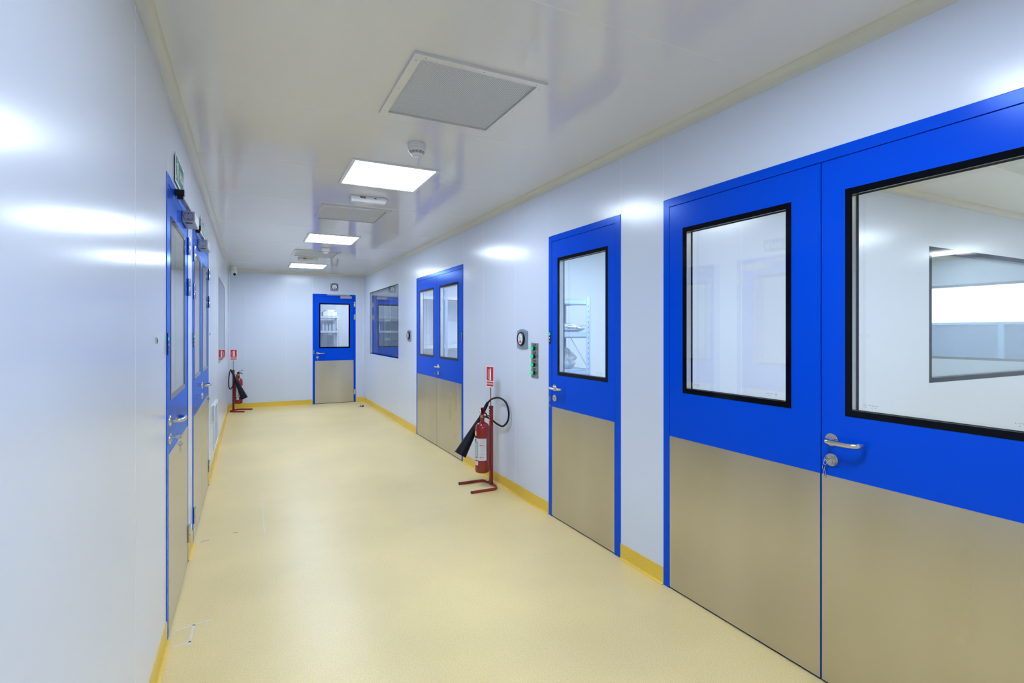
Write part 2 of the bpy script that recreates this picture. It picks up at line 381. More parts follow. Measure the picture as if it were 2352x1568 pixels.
def lever(door, x, z, s):
    """s=+1: the grip runs to the viewer's right"""
    h = MB(); T = Matrix.Translation((x, 0, z)) @ Matrix.Rotation(pi / 2, 4, 'X')
    h.lathe([(.026, .0), (.026, .006), (.0245, .008), (0, .008)], T, 36)
    o = h.build('handle', M['chrome'], door)
    g = MB(); y = -.052
    pts = [(x, -.006, z), (x, -.03, z), (x + s * .003, y + .008, z), (x + s * .016, y - .002, z), (x + s * .05, y - .004, z - .001), (x + s * .095, y - .003, z - .001), (x + s * .118, y + .006, z), (x + s * .126, y + .022, z), (x + s * .127, y + .034, z)]
    g.tube(pts, .0098, 14, smooth_pts=6)
    g.build('grip', M['chrome'], o)
def lock(door, x, z, s, key=True):
    h = MB(); T = Matrix.Translation((x, 0, z)) @ Matrix.Rotation(pi / 2, 4, 'X')
    h.lathe([(.026, .0), (.026, .006), (.0245, .008), (0, .008)], T, 36)
    h.lathe([(.0085, .008), (.0085, .013), (0, .013)], Matrix.Translation((x, 0, z + .006)) @ Matrix.Rotation(pi / 2, 4, 'X'), 20)
    h.box(x - .005, x + .005, -.012, -.008, z - .016, z + .004)
    o = h.build('lock', M['chrome'], door)
    if key:
        k = MB(); zc = z + .006
        k.box(x - .0012, x + .0012, -.030, -.013, zc - .003, zc + .003)
        k.lathe([(.0, -.0011), (.011, -.0011), (.011, .0011), (0, .0011)], Matrix.Translation((x, -.040, zc)) @ Matrix.Rotation(pi / 2, 4, 'Y'), 22)
        k.tube([(x + .006 * cos(a), -.046 + .002 * cos(a), zc - .010 + .010 * sin(a)) for a in [2 * pi * i / 14 for i in range(15)]], .0009, 6, cap=False)
        for dx, dz in ((-.004, 0), (.003, -.004)):
            k.lathe([(.0, -.0011), (.0105, -.0011), (.0105, .0011), (0, .0011)], Matrix.Translation((x + dx, -.045, zc - .030 + dz)) @ Matrix.Rotation(pi / 2, 4, 'Y'), 22)
            k.box(x + dx - .0011, x + dx + .0011, -.048, -.042, zc - .066 + dz, zc - .038 + dz)
        k.build('key', M['chrome'], o)
def hinge(door, x, z):
    h = MB()
    for dx in (-.009, .009):
        h.lathe([(.0, -.052), (.0075, -.052), (.008, -.050), (.008, -.0015), (.0074, 0), (.008, .0015), (.008, .050), (.0075, .052), (0, .052)], Matrix.Translation((x + dx, -.010, z)), 18)
    h.box(x - .009, x + .009, -.004, 0, z - .05, z + .05)
    h.build('hinge', M['chrome'], door)
def indicator(door, x, z=1.355):
    h = MB(); h.box(x - .016, x + .016, -.0065, -.003, z - .049, z + .049); o = h.build('status_strip', M['blackplastic'], door, bevel=.0015)
    for dz, m, r, n in ((.022, M['ledteal'], .0085, 'status_lamp'), (-.004, M['amber'], .0062, 'status_lamp'), (-.028, M['grey'], .0062, 'status_lamp')):
        MB().lathe([(r, 0), (r, .002), (0, .003)], Matrix.Translation((x, -.0065, z + dz)) @ Matrix.Rotation(pi / 2, 4, 'X'), 18).build(n, m, o)
    MB().box(x - .009, x + .009, -.0069, -.0064, z + .036, z + .040).build('strip_text', M['amber'], o)

def make_door(name, label, loc, rz, W, leaves, fj=.045, top=2.075, mats=None, clear_marks=(0, 1)):
    """leaves: (x0, x1, wx0, wx1). frame jamb width fj each side"""
    d = thing(name, label, 'door', loc, rz, None, 'structure')
    f = MB(); y0 = -.0035
    f.box(0, leaves[0][0] - .003, y0, WT, 0, DZ); f.box(leaves[-1][1] + .003, W, y0, WT, 0, DZ); f.box(leaves[0][0] - .003, leaves[-1][1] + .003, y0, WT, top + .003, DZ)
    f.build('frame', M['blue'], d, bevel=.0012)
    s = MB()                                            # rebate stop and bottom seal, painted dark as the shade in the gaps
    a, b = leaves[0][0], leaves[-1][1]
    s.box(a - .003, a + .012, .046, .058, .0, top + .003); s.box(b - .012, b + .003, .046, .058, 0, top + .003); s.box(a, b, .046, .058, top - .012, top + .003)
    s.box(a, b, .006, .058, .0, .012)
    for (l, r_) in zip(leaves[:-1], leaves[1:]): s.box(l[1] - .012, r_[0] + .012, .046, .058, 0, top)
    s.build('gap_stop_seal', M['blueshade'], d)
    for (x0, x1, wx0, wx1) in leaves:
        wz0, wz1 = (1.074, 1.947)
        l = MB(); z0 = .008; ly = -.002; lb = .045
        l.box(x0, wx0, ly, lb, z0, top); l.box(wx1, x1, ly, lb, z0, top); l.box(wx0, wx1, ly, lb, z0, wz0); l.box(wx0, wx1, ly, lb, wz1, top)
        lf = l.build('leaf', M['blue'], d)
        MB().box(x0 + .001, x1 - .001, -.0038, -.002, .010, .831).build('kick_plate', M['steel'], lf)
        g = MB(); w = .025
        frame_ring(g, wx0, wx1, wz0, wz1, w, -.0032, .0008); frame_ring(g, wx0, wx1, wz0, wz1, w - .0015, .0412, .0452)
        g.build('glazing_band', M['black'], lf)
        r = MB(); frame_ring(r, wx0 + .006, wx1 - .006, wz0 + .006, wz1 - .006, .013, .001, .041); r.build('glazing_spacer', M['alu'], lf)
        gp = MB(); gp.box(wx0 + .022, wx1 - .022, -.0015, .0005, wz0 + .022, wz1 - .022); gp.box(wx0 + .022, wx1 - .022, .042, .0445, wz0 + .022, wz1 - .022)
        gp.build('glass_pane', M['glass'], lf)
        mk = MB()
        for cx in ((wx0 + .085, wx1 - .085) if 0 in clear_marks and 1 in clear_marks else (wx1 - .085,)):
            sgn = -1 if cx < (wx0 + wx1) / 2 else 1; cx -= sgn * .018
            zc = wz0 + .050; rx = cx + sgn * .031
            for i in range(6): mk.box(cx - .018 + i * .0058, cx - .0148 + i * .0058, -.0019, -.0016, zc + .0006 * (i % 2), zc + .0030)
            for i in (-1, 1): mk.box(cx - .002 + i * .006, cx + .0008 + i * .006, -.0019, -.0016, zc - .008, zc - .0055)
            ring = [(rx + .0062 * cos(a), -.0018, zc + .001 + .005 * sin(a)) for a in [2 * pi * i / 16 for i in range(17)]]
            mk.tube(ring, .0004, 5, cap=False); mk.box(rx - .004, rx + .004, -.0019, -.0016, zc + .0005, zc + .0016); mk.box(rx - .006, rx + .006, -.0019, -.0016, zc - .0075, zc - .0066)
        mk.build('glass_stamp', M['stamp'], lf)
    return d

d1 = make_door('door_1', 'nearest blue double door on the right with two big windows and steel kick plates', (XR, D_BIG[1], 0), RX, 1.798, [(.048, .890, .143, .763), (.895, 1.750, .987, 1.607)])
lever(d1, .936, .974, 1); lock(d1, .936, .895, 1)
d2 = make_door('door_2', 'single blue door on the right beside the green button panel', (XR, D_SGL[1], 0), RX, .867, [(.050, .810, .127, .739)], clear_marks=(1,))
lever(d2, .090, .977, 1); lock(d2, .090, .899, 1); indicator(d2, .022)
d3 = make_door('door_3', 'blue double door on the right between the far window and the fire extinguisher', (XR, D_DBL[1], 0), RX, 1.746, [(.041, .871, .143, .755), (.876, 1.704, .970, 1.602)], clear_marks=(1,))
lever(d3, .922, .976, 1); lock(d3, .922, .893, 1); indicator(d3, 1.724)
d4 = make_door('door_4', 'blue single door in the far end wall with a closer and storage rack behind its window', (D_END[0], YE, 0), EX, .804, [(.040, .764, .116, .697)])
lever(d4, .086, .977, 1); lock(d4, .086, .900, 1)
for z in (.204, 1.683, 1.933): hinge(d4, .782, z)
MB().box(.014, .030, -.0065, -.003, .965, 1.04).build('strike_plate', M['alu'], d4, bevel=.001)
c = MB(); c.box(.510, .722, -.05, -.002, 2.042, 2.090); cl = c.build('door_closer', M['silver'], d4, bevel=.004)
MB().box(.262, .690, -.018, -.0035, 2.100, 2.122).build('slide_rail', M['silver'], cl, bevel=.002)
a = MB(); a.box(.636, .650, -.04, -.02, 2.088, 2.104); a.bar((.643, -.03, 2.102), (.40, -.02, 2.104), .014, .006); a.build('closer_arm', M['alu'], cl)
d5 = make_door('door_5', 'nearest blue single door on the left wall with an open lever handle and keys', (XL, D_L1[0], 0), LX, .92, [(.048, .878, .130, .735)])
lever(d5, .085, .984, 1); lock(d5, .085, .900, 1); indicator(d5, .016, 1.343)
for z in (.180, 1.665, 1.913): hinge(d5, .892, z)
d6 = make_door('door_6', 'blue double door further along the left wall', (XL, D_L2[0], 0), LX, 1.475, [(.045, .705, .100, .590), (.710, 1.430, .825, 1.32)])
lever(d6, .745, .975, 1); lock(d6, .745, .895, 1)
for x in (.030, 1.447):
    for z in (.180, 1.665, 1.913): hinge(d6, x, z)
indicator(d6, .016, 1.343)
def left_closer(door, x0):
    c = MB(); c.box(x0 + .315, x0 + .56, -.066, -.002, 2.005, 2.066)
    o = c.build('door_closer', M['silver'], door, bevel=.006)
    T = Matrix.Translation((x0 + .315, -.034, 2.036)) @ Matrix.Rotation(-pi / 2, 4, 'Y')
    k = MB(); k.tube([(x0 + .3145, -.034 + .023 * cos(a), 2.036 + .023 * sin(a)) for a in [2 * pi * i / 28 for i in range(29)]], .0009, 6, cap=False)
    for dz in (-.015, .015): k.lathe([(.0028, 0), (.0028, .001), (0, .001)], Matrix.Translation((x0 + .3155, -.034, 2.036 + dz)) @ Matrix.Rotation(-pi / 2, 4, 'Y'), 12)
    k.lathe([(.017, .0), (.017, .003), (0, .003)], Matrix.Translation((x0 + .35, -.034, 2.0052)) @ Matrix.Rotation(pi, 4, 'X'), 24)
    k.build('end_cap', M['blackplastic'], o)
    b = MB(); b.box(x0 + .0, x0 + .032, -.045, -.003, 2.078, 2.108); b.box(x0 + .010, x0 + .034, -.040, -.012, 2.062, 2.080); b.build('arm_bracket', M['blackplastic'], o, bevel=.003)
    ar = MB(); ar.bar((x0 + .02, -.030, 2.072), (x0 + .40, -.034, 2.078), .020, .010); ar.lathe([(.008, 0), (.008, .02), (0, .02)], Matrix.Translation((x0 + .39, -.034, 2.062)), 16)
    ar.build('closer_arm', M['alu'], o)
left_closer(d5, .265); left_closer(d6, .05)

# ------------------------------------------------------------------ windows
def make_window(name, label, loc, rz, W, z0, z1, wt=.028, band='black'):
    w = thing(name, label, 'window', loc, rz, None, 'structure')
    g = MB(); frame_ring(g, 0, W, z0, z1, wt, -.001, .003); frame_ring(g, 0, W, z0, z1, wt, WT - .004, WT + .001); g.build('glazing_band', M[band], w)
    r = MB(); frame_ring(r, .001, W - .001, z0 + .001, z1 - .001, .014, .003, WT - .004); r.build('glazing_spacer', M['alu'], w)
    p = MB(); p.box(wt - .003, W - wt + .003, .0, .0025, z0 + wt - .003, z1 - wt + .003); p.box(wt - .003, W - wt + .003, WT - .003, WT - .0005, z0 + wt - .003, z1 - wt + .003)
    p.build('glass_pane', M['glass'], w)
    return w
make_window('window_1', 'wide flush window on the right wall near the far corner reflecting the end door', (XR, W_FAR[1], 0), RX, W_FAR[1] - W_FAR[0], .98, 2.135, .02)
make_window('window_2', 'flush window on the left wall near the far corner behind the extinguisher sign', (XL, W_L[0], 0), LX, W_L[1] - W_L[0], 1.008, 2.069)
make_window('window_3', 'interior window seen through the nearest double door', (5.0, 2.30, 0), EX, 2.4, .975, 2.10, .04)
make_window('window_4', 'bright outer window seen through two layers of glass behind the nearest double door', (X9, 5.0, 0), RX, 2.1, .98, 2.10, .035)

# ------------------------------------------------------------------ ceiling fittings
def ceiling_light(x, y, label, mat='lamp', sx=.586, sy=.62, group=None):
    t = thing('ceiling_light', label, 'ceiling light', (x, y, H), 0, group)
    f = MB(); w = .022
    f.box(-sx / 2, sx / 2, -sy / 2, -sy / 2 + w, -.009, 0); f.box(-sx / 2, sx / 2, sy / 2 - w, sy / 2, -.009, 0)
    f.box(-sx / 2, -sx / 2 + w, -sy / 2 + w, sy / 2 - w, -.009, 0); f.box(sx / 2 - w, sx / 2, -sy / 2 + w, sy / 2 - w, -.009, 0)
    k = .0022
    for px, py in [(-sx / 2 + w / 2, sy * q) for q in (-.28, .28)] + [(sx / 2 - w / 2, sy * q) for q in (-.28, .28)] + [(sx * q, s_ * (sy / 2 - w / 2)) for q in (-.25, .25) for s_ in (-1, 1)]:
        f.lathe([(k, 0), (k, .0008), (0, .001)], Matrix.Translation((px, py, -.009)) @ Matrix.Rotation(pi, 4, 'X'), 8, 1)
    f.build('light_frame', [M['white'], M['ink']], t)
    MB().box(-sx / 2 + w, sx / 2 - w, -sy / 2 + w, sy / 2 - w, -.0055, -.0015).build('diffuser', M[mat], t)
    return t
CLX = .888
ceiling_light(CLX, 3.765, 'nearest and largest square ceiling light, beside the smoke detector')
ceiling_light(CLX, 6.62, 'middle one of the three square ceiling lights in the corridor')
ceiling_light(CLX, 9.50, 'farthest square ceiling light, just before the end wall')
ceiling_light(CLX, .90, 'square ceiling light overhead, out of the frame above the camera')
ceiling_light(CLX, -1.96, 'square ceiling light behind the camera')
for i, x in enumerate((2.75, 4.25, 6.5, 8.8)):  # lamp nearest the corridor is added to brighten the wall there
    ceiling_light(x, .8, 'square ceiling light in the side room, ' + ('added fill lamp, first', 'second', 'third', 'fourth')[i] + ' from the corridor', 'lamp_room')
for i, x in enumerate((3.2, 6.4)):
    ceiling_light(x, 3.7, 'square ceiling light in the store room, ' + ('near the corridor', 'deep inside the room')[i], 'lamp_store')
ceiling_light(3.3, 6.3, 'square ceiling light in the packing room behind the double door', 'lamp_room')
ceiling_light(2.75, 5.65, 'added square fill light in the packing room right behind the double door', 'lamp_dim')  # extra lamp, added to light the back wall more from the front
ceiling_light(3.6, 9.2, 'square ceiling light in the room behind the far right window', 'lamp_faint')
ceiling_light(2.1, 11.45, 'square ceiling light in the store behind the end door', 'lamp_room')
ceiling_light(-1.7, 3.6, 'square ceiling light in the near left room', 'lamp_room')
ceiling_light(-1.7, 8.3, 'square ceiling light in the far left room', 'lamp_dim')

def vent(x, y, label, flap=False):
    t = thing('ceiling_vent', label, 'ceiling vent', (x, y, H), 0, 'square air vents in the corridor ceiling')
    sx, sy, w = .610, .645, .036
    f = MB()
    for a, b, c_, d_ in ((-sx / 2, sx / 2, -sy / 2, -sy / 2 + w), (-sx / 2, sx / 2, sy / 2 - w, sy / 2), (-sx / 2, -sx / 2 + w, -sy / 2 + w, sy / 2 - w), (sx / 2 - w, sx / 2, -sy / 2 + w, sy / 2 - w)):
        f.box(a, b, c_, d_, -.013, 0)
    for px, py in [(s_ * (sx / 2 - w / 2), q * sy) for s_ in (-1, 1) for q in (-.42, 0, .42)] + [(q * sx, s_ * (sy / 2 - w / 2)) for s_ in (-1, 1) for q in (-.42, 0, .42)]:
        f.lathe([(.003, 0), (.003, .0008), (0, .001)], Matrix.Translation((px, py, -.013)) @ Matrix.Rotation(pi, 4, 'X'), 8, 1)
    f.build('vent_frame', [M['ceil'], M['ink']], t)
    p = MB(); p.box(-sx / 2 + w + .004, sx / 2 - w - .004, -sy / 2 + w + .004, sy / 2 - w - .004, -.005, -.001); p.build('perforated_panel', M['perf'], t)
    e = MB(); frame_ring2(e, -sx / 2 + w + .001, sx / 2 - w - .001, -sy / 2 + w + .001, sy / 2 - w - .001,   .003, -.003, 0); e.build('panel_edge', M['ink'], t)
    if flap:
        m = MB(); T = Matrix.Translation((-sx / 2 + .05, .0, -.004)) @ Matrix.Rotation(R(4), 4, 'Y')
        m.box(-.04, .03, -.28, .28, -.002, 0, 0, T); m.build('flange_flap', M['whiteplastic'], t)
    return t
def frame_ring2(mb, x0, x1, y0, y1, w, z0, z1, mi=0):
    mb.box(x0, x0 + w, y0, y1, z0, z1, mi); mb.box(x1 - w, x1, y0, y1, z0, z1, mi); mb.box(x0 + w, x1 - w, y0, y0 + w, z0, z1, mi); mb.box(x0 + w, x1 - w, y1 - w, y1, z0, z1, mi)
vent(.893, 2.345, 'nearest and largest square perforated air vent in the ceiling')
vent(.870, 5.12, 'middle square air vent between the first and second ceiling lights')
vent(.855, 7.97, 'farthest square air vent before the last ceiling light')

def detector(x, y, label):
    t = thing('smoke_detector', label, 'smoke detector', (x, y, H), 0, 'round smoke detectors in the corridor ceiling')
    F = Matrix.Rotation(pi, 4, 'X')
    MB().lathe([(.050, 0), (.053, .003), (.053, .024), (.051, .026)], F, 48).build('mount', M['whiteplastic'], t)
    MB().lathe([(.0505, .0255), (.0515, .028), (.0515, .040), (.049, .046), (.034, .066), (.026, .074), (.018, .078), (0, .079)], F, 48).build('head', M['whiteplastic'], t)
    s = MB()
    for r0, z0, r1, z1 in ((.0455, .0505, .0435, .0532), (.0420, .0555, .0402, .0578), (.0388, .0600, .0372, .0620), (.021, .0764, .0195, .0772)):
        for k in range(12):
            a0 = 2 * pi * k / 12 + .05; a1 = a0 + 2 * pi / 12 - .10; vs = []
            for a in (a0, (a0 + a1) / 2, a1):
                vs.append(F @ Vector((r0 * 1.012 * cos(a), r0 * 1.012 * sin(a), z0 + .0004))); vs.append(F @ Vector((r1 * 1.012 * cos(a), r1 * 1.012 * sin(a), z1 + .0004)))
            s.add(vs, [(0, 1, 3, 2), (2, 3, 5, 4)])
    s.build('vent_slots', M['blackplastic'], t)
detector(.890, 3.03, 'white round smoke detector beside the nearest ceiling light')
detector(.915, 7.36, 'white round smoke detector just before the farthest air vent')

def emergency(x, y, label):
    t = thing('emergency_light', label, 'emergency light', (x, y, H), 0, 'slim emergency lights on the corridor ceiling')
    w = .29
    b = MB(); b.box(-w / 2, w / 2, -.045, .045, -.030, 0); b.build('housing', M['white'], t, bevel=.004)
    d = MB(); d.prism([(-.040, -.030), (.040, -.030), (.030, -.048), (-.030, -.048)], -w / 2 + .006, w / 2 - .006, Matrix.Rotation(pi / 2, 4, 'Z'))
    for i in range(24): xx = -w / 2 + .016 + i * .0112; d.box(xx, xx + .004, -.028, .028, -.0495, -.048)
    d.build('lens_cover', M['whiteplastic'], t)
    s = MB(); s.box(-.072, -.028, -.0462, -.0452, -.022, -.008, 0); s.box(-.038, -.028, -.0468, -.0460, -.021, -.009, 1)
    for i in range(3): s.box(-.069 + i * .011, -.063 + i * .011, -.0466, -.0462, -.018, -.012, 2)
    s.build('status_label', [M['blackplastic'], M['redmatt'], M['label']], t)
    l = MB(); l.prism([(.040, -.014), (.050, -.010), (.064, -.014), (.064, -.017), (.040, -.017)], -.0462, -.0452); l.build('test_switch', M['blackplastic'], t)
emergency(.885, 4.43, 'slim emergency light just beyond the nearest ceiling light')
emergency(.80, 8.50, 'slim emergency light just before the farthest ceiling light')

t = thing('security_camera', 'white dome security camera hanging from the ceiling in the far left corner', 'camera', (-.245, 10.30, H))
MB().lathe([(.056, 0), (.056, -.052), (.060, -.054), (.060, -.095), (.056, -.098)], None, 36).build('mount', M['whiteplastic'], t)
MB().lathe([(.058, -.098)] + [(.058 * cos(a), -.100 - .052 * sin(a)) for a in [pi / 2 * i / 10 for i in range(11)]], None, 36).build('dome', M['whiteplastic'], t)
T = Matrix.Translation((.016, -.040, -.125)) @ Matrix.Rotation(R(112), 4, 'X') @ Matrix.Rotation(R(18), 4, 'Y')
MB().lathe([(.024, -.01), (.024, .012), (.020, .016), (0, .014)], T, 28).build('lens', M['lens'], t)

# ------------------------------------------------------------------ wall fittings
def gauge(loc, rz, label, w=.150, h=.160):
    t = thing('pressure_gauge', label, 'pressure gauge', loc, rz, 'round differential pressure gauges on grey wall plates')
    hb = h / 2; n = 12
    top = [(w / 2 - w * i / n, hb - .018 + .018 * sin(pi * i / n)) for i in range(n + 1)]
    bot = [(-w / 2 + w * i / n, -hb + .006 - .006 * sin(pi * i / n)) for i in range(n + 1)]
    MB().prism(top + bot, -.012, 0).build('backplate', M['grey'], t, bevel=.002)
    T = Matrix.Rotation(pi / 2, 4, 'X')
    MB().lathe([(.056, .012), (.058, .016), (.058, .026), (.054, .030), (.049, .030), (.047, .024)], T, 48).build('bezel', M['blackplastic'], t)
    dl = MB().lathe([(.048, .022), (.048, .0245), (0, .0245)], T, 48).build('dial', M['dial'], t)
    k = MB()
    for i in range(25):
        a = R(225 - 270 * i / 24); r0 = .036 if i % 6 else .033
        k.bar((r0 * cos(a), -.0249, r0 * sin(a)), (.041 * cos(a), -.0249, .041 * sin(a)), .0009, .0005, 0, (0, 1, 0))
    k.box(-.020, .020, -.0252, -.0247, .004, .0065); k.box(-.016, .016, -.0252, -.0247, -.003, -.0012)
    k.bar((0, -.0265, -.012), (-.020, -.0265, .024), .0016, .0006, 0, (0, 1, 0))
    k.build('scale', M['ink'], dl)
    MB().prism([(-.016, -.036), (.016, -.036), (.020, -.018), (.008, -.013), (-.008, -.013), (-.020, -.018)], -.0256, -.0246).build('dial_mark', M['pink'], dl)
    return t
gauge((XR, 3.875, 1.338), RX, 'grey pressure gauge left of the green button panel', .172, .165)
gauge((XR, 7.34, 1.34), RX, 'grey pressure gauge between the far right window and the double door', .172, .165)
gauge((1.487, YE, 2.264), EX, 'grey pressure gauge above the end door')

t = thing('button_panel', 'tall steel panel with four lit green push buttons beside the single door', 'button panel', (XR, 3.669, 1.167), RX)
MB().box(-.056, .056, -.005, 0, -.141, .141).build('faceplate', M['greysteel'], t, bevel=.004)
for i, z in enumerate((.096, .032, -.035, -.099)):
    MB().lathe([(.0165, .005), (.0165, .012), (.014, .022), (.0125, .022)], Matrix.Translation((-.002, 0, z)) @ Matrix.Rotation(pi / 2, 4, 'X'), 24).build('button_collar', M['blackplastic'], t)
    MB().lathe([(.0125, .016), (.0125, .034), (.011, .036), (0, .036)], Matrix.Translation((-.002, 0, z)) @ Matrix.Rotation(pi / 2, 4, 'X'), 24).build('push_button', M['ledgreen'], t)
    q = MB(); q.box(-.018, .018, -.0062, -.005, z + .023, z + .037, 0); q.box(-.009, .009, -.0066, -.0062, z + .027, z + .033, 1); q.build('button_label', [M['blackplastic'], M['grey']], t)
for sx in (-1, 1):
    for z in (-.130, .130): MB().lathe([(.003, 0), (.003, .0012), (0, .0015)], Matrix.Translation((sx * .047, -.005, z)) @ Matrix.Rotation(pi / 2, 4, 'X'), 10).build('screw', M['ink'], t)

def small_sensor(y, z, label):
    t = thing('wall_key_switch', label, 'key switch', (XL, y, z), LX)
    MB().lathe([(.014, 0), (.014, .004), (.011, .006), (.008, .006), (.008, .003), (0, .003)], Matrix.Rotation(pi / 2, 4, 'X'), 24).build('escutcheon', M['chrome'], t)
    MB().box(-.0015, .0015, -.0068, -.003, -.006, .006).build('keyway', M['blackplastic'], t)
small_sensor(2.513, 1.363, 'small round key switch on the left wall before the nearest left door')
small_sensor(5.70, 1.374, 'small round key switch on the left wall beyond the left double door')

t = thing('wall_grille', 'white louvred air grille low on the left wall near the far corner', 'air grille', (XL, 6.22, .17), LX)
w, h = .62, .46
g = MB(); frame_ring(g, 0, w, 0, h, .03, -.016, 0); g.build('grille_frame', M['white'], t, bevel=.002)
g = MB()
for i in range(16):
    z = .04 + i * .0245
    T = Matrix.Translation((w / 2, -.010, z)) @ Matrix.Rotation(R(-38), 4, 'X'); g.box(-w / 2 + .03, w / 2 - .03, -.008, .008, -.001, .001, 0, T)
g.build('louvres', M['white'], t)
MB().box(.03, w - .03, -.0012, 0, .03, h - .03).build('back_panel', M['grey'], t)
t = thing('wall_socket', 'small white cover plate with a grey centre low on the left wall before the grille', 'wall plate', (XL, 5.95, .585), LX)
MB().box(-.075, .075, -.012, 0, -.085, .085).build('cover_plate', M['white'], t, bevel=.003)
MB().box(-.03, .03, -.018, -.012, -.075, .085).build('centre_flap', M['grey'], t, bevel=.002)

def exit_sign(y0, y1, z0, z1, label):
    t = thing('exit_sign', label, 'exit sign', (XL, (y0 + y1) / 2, (z0 + z1) / 2), LX, 'green exit signs over the left doors')
    w, h = y1 - y0, z1 - z0
    MB().box(-w / 2, w / 2, -.008, -.005, -h / 2, h / 2).build('sign_plate', M['signwhite'], t)
    for sx in (-1, 1): MB().box(sx * (w / 2 - .03), sx * (w / 2 - .06), -.005, 0, -h / 2 + .02, h / 2 - .02).build('standoff', M['ink'], t)
    MB().box(-w / 2 + .010, w / 2 - .010, -.0086, -.008, -h / 2 + .012, h / 2 - .012).build('green_field', M['green'], t)
    p = MB(); cx = -w / 2 + .062; yy = (-.0092, -.0086)
    p.prism([(cx + .01 * cos(a) + .012, .044 + .010 * sin(a)) for a in [2 * pi * i / 14 for i in range(14)]], *yy)
    p.prism([(cx - .012, .032), (cx + .016, .030), (cx + .014, -.004), (cx - .006, -.004)], *yy)
    p.prism([(cx - .034, .022), (cx - .012, .032), (cx - .010, .024), (cx - .028, .012)], *yy)
    p.prism([(cx + .014, .030), (cx + .034, .012), (cx + .029, .007), (cx + .012, .022)], *yy)
    p.prism([(cx - .006, -.004), (cx + .006, -.004), (cx - .006, -.030), (cx - .030, -.052), (cx - .036, -.046), (cx - .018, -.026)], *yy)
    p.prism([(cx + .002, -.004), (cx + .014, -.004), (cx + .026, -.024), (cx + .020, -.050), (cx + .011, -.050), (cx + .016, -.026)], *yy)
    p.prism([(cx + .044, -.052), (cx + .052, -.052), (cx + .052, .048), (cx + .044, .048)], *yy)
    p.build('running_figure', M['signwhite'], t)
    text_mesh('SALIDA', .066, 'lettering', M['signwhite'], t, (.062, -.0088, -.004), (pi / 2, 0, 0), .82, bold=.0012)
exit_sign(3.07, 3.42, 2.147, 2.293, 'green exit sign above the nearest left door')
exit_sign(4.58, 4.96, 2.152, 2.272, 'green exit sign above the left double door')

# ------------------------------------------------------------------ fire extinguishers on their stands
def stand(loc, rz, label, sign_rz):
    t = thing('extinguisher_stand', label, 'extinguisher stand', loc, rz, 'red floor stands with a small sign on a rod')
    pts = [(.25, .148, .012), (.06, .148, .012)] + [(.04 - .068 * sin(a) * .9, .148 * cos(a), .012) for a in [pi * i / 14 for i in range(1, 14)]] + [(.06, -.148, .012), (.25, -.148, .012)]
    MB().tube(pts, .0115, 14).build('base_tube', M['red'], t)
    for y in (.148, -.148): MB().tube([(.248, y, .012), (.256, y, .012)], .0122, 14).build('end_cap', M['blackplastic'], t)
    p = MB(); p.box(-.015, .015, -.015, .015, .010, .716); p.build('pole', M['red'], t, bevel=.003)
    MB().box(-.0155, .0155, -.0155, .0155, .714, .722).build('pole_cap', M['blackplastic'], t)
    q = MB()
    for i in range(5): q.lathe([(.0035, 0), (.0035, .001), (0, .001)], Matrix.Translation((.015, 0, .690 - i * .024)) @ Matrix.Rotation(pi / 2, 4, 'Y'), 10)
    q.build('pin_holes', M['signwhite'], t)
    MB().tube([(.012, 0, .634), (.040, 0, .636), (.068, 0, .630)], .006, 10).build('hook', M['red'], t)
    MB().tube([(0, -.006, .72), (0, -.006, .91)], .0042, 10).build('sign_rod', M['red'], t)
    a = sign_rz - rz
    s = MB(); T = Matrix.Rotation(a, 4, 'Z')
    w, z0, z1 = .112, .893, 1.086
    s.box(-w / 2, w / 2, -.0125, -.0105, z0, z1, 0, T); sg = s.build('sign_plate', M['signwhite'], t)
    f = MB(); f.box(-w / 2 + .007, w / 2 - .007, -.0130, -.0125, .952, 1.078, 0, T); f.box(-w / 2 + .007, w / 2 - .007, -.0130, -.0125, .902, .944, 0, T); f.build('red_field', M['redmatt'], sg)
    e = MB(); yy = (-.0134, -.0130)
    e.prism([(-.006, .958), (.016, .958), (.016, 1.036), (.013, 1.042), (-.003, 1.042), (-.006, 1.036)], *yy, T)
    e.prism([(.000, 1.042), (.009, 1.042), (.009, 1.050), (.018, 1.046), (.020, 1.050), (.009, 1.057), (.016, 1.068), (.012, 1.070), (-.001, 1.054), (-.012, 1.052), (-.012, 1.047), (0, 1.047)], *yy, T)
    e.tube([T @ Vector(v) for v in ((-.010, -.0131, 1.050), (-.022, -.0131, 1.040), (-.026, -.0131, 1.015), (-.024, -.0131, .985), (-.014, -.0131, .965))], .0022, 6, smooth_pts=4)
    e.build('extinguisher_symbol', M['signwhite'], sg)
    text_mesh('EXTINTOR', .0215, 'lettering', M['signwhite'], sg, T @ Vector((0, -.0131, .923)), (pi / 2, 0, a), .88, bold=.0003)
    return t

def cyl_patch(mb, cx, cy, r, a0, a1, z0, z1, mi=0, n=10):
    vs = []
    for i in range(n + 1):
        a = a0 + (a1 - a0) * i / n
        vs += [(cx + r * cos(a), cy + r * sin(a), z0), (cx + r * cos(a), cy + r * sin(a), z1)]
    mb.add(vs, [(2 * i, 2 * i + 2, 2 * i + 3, 2 * i + 1) for i in range(n)], mi, True)

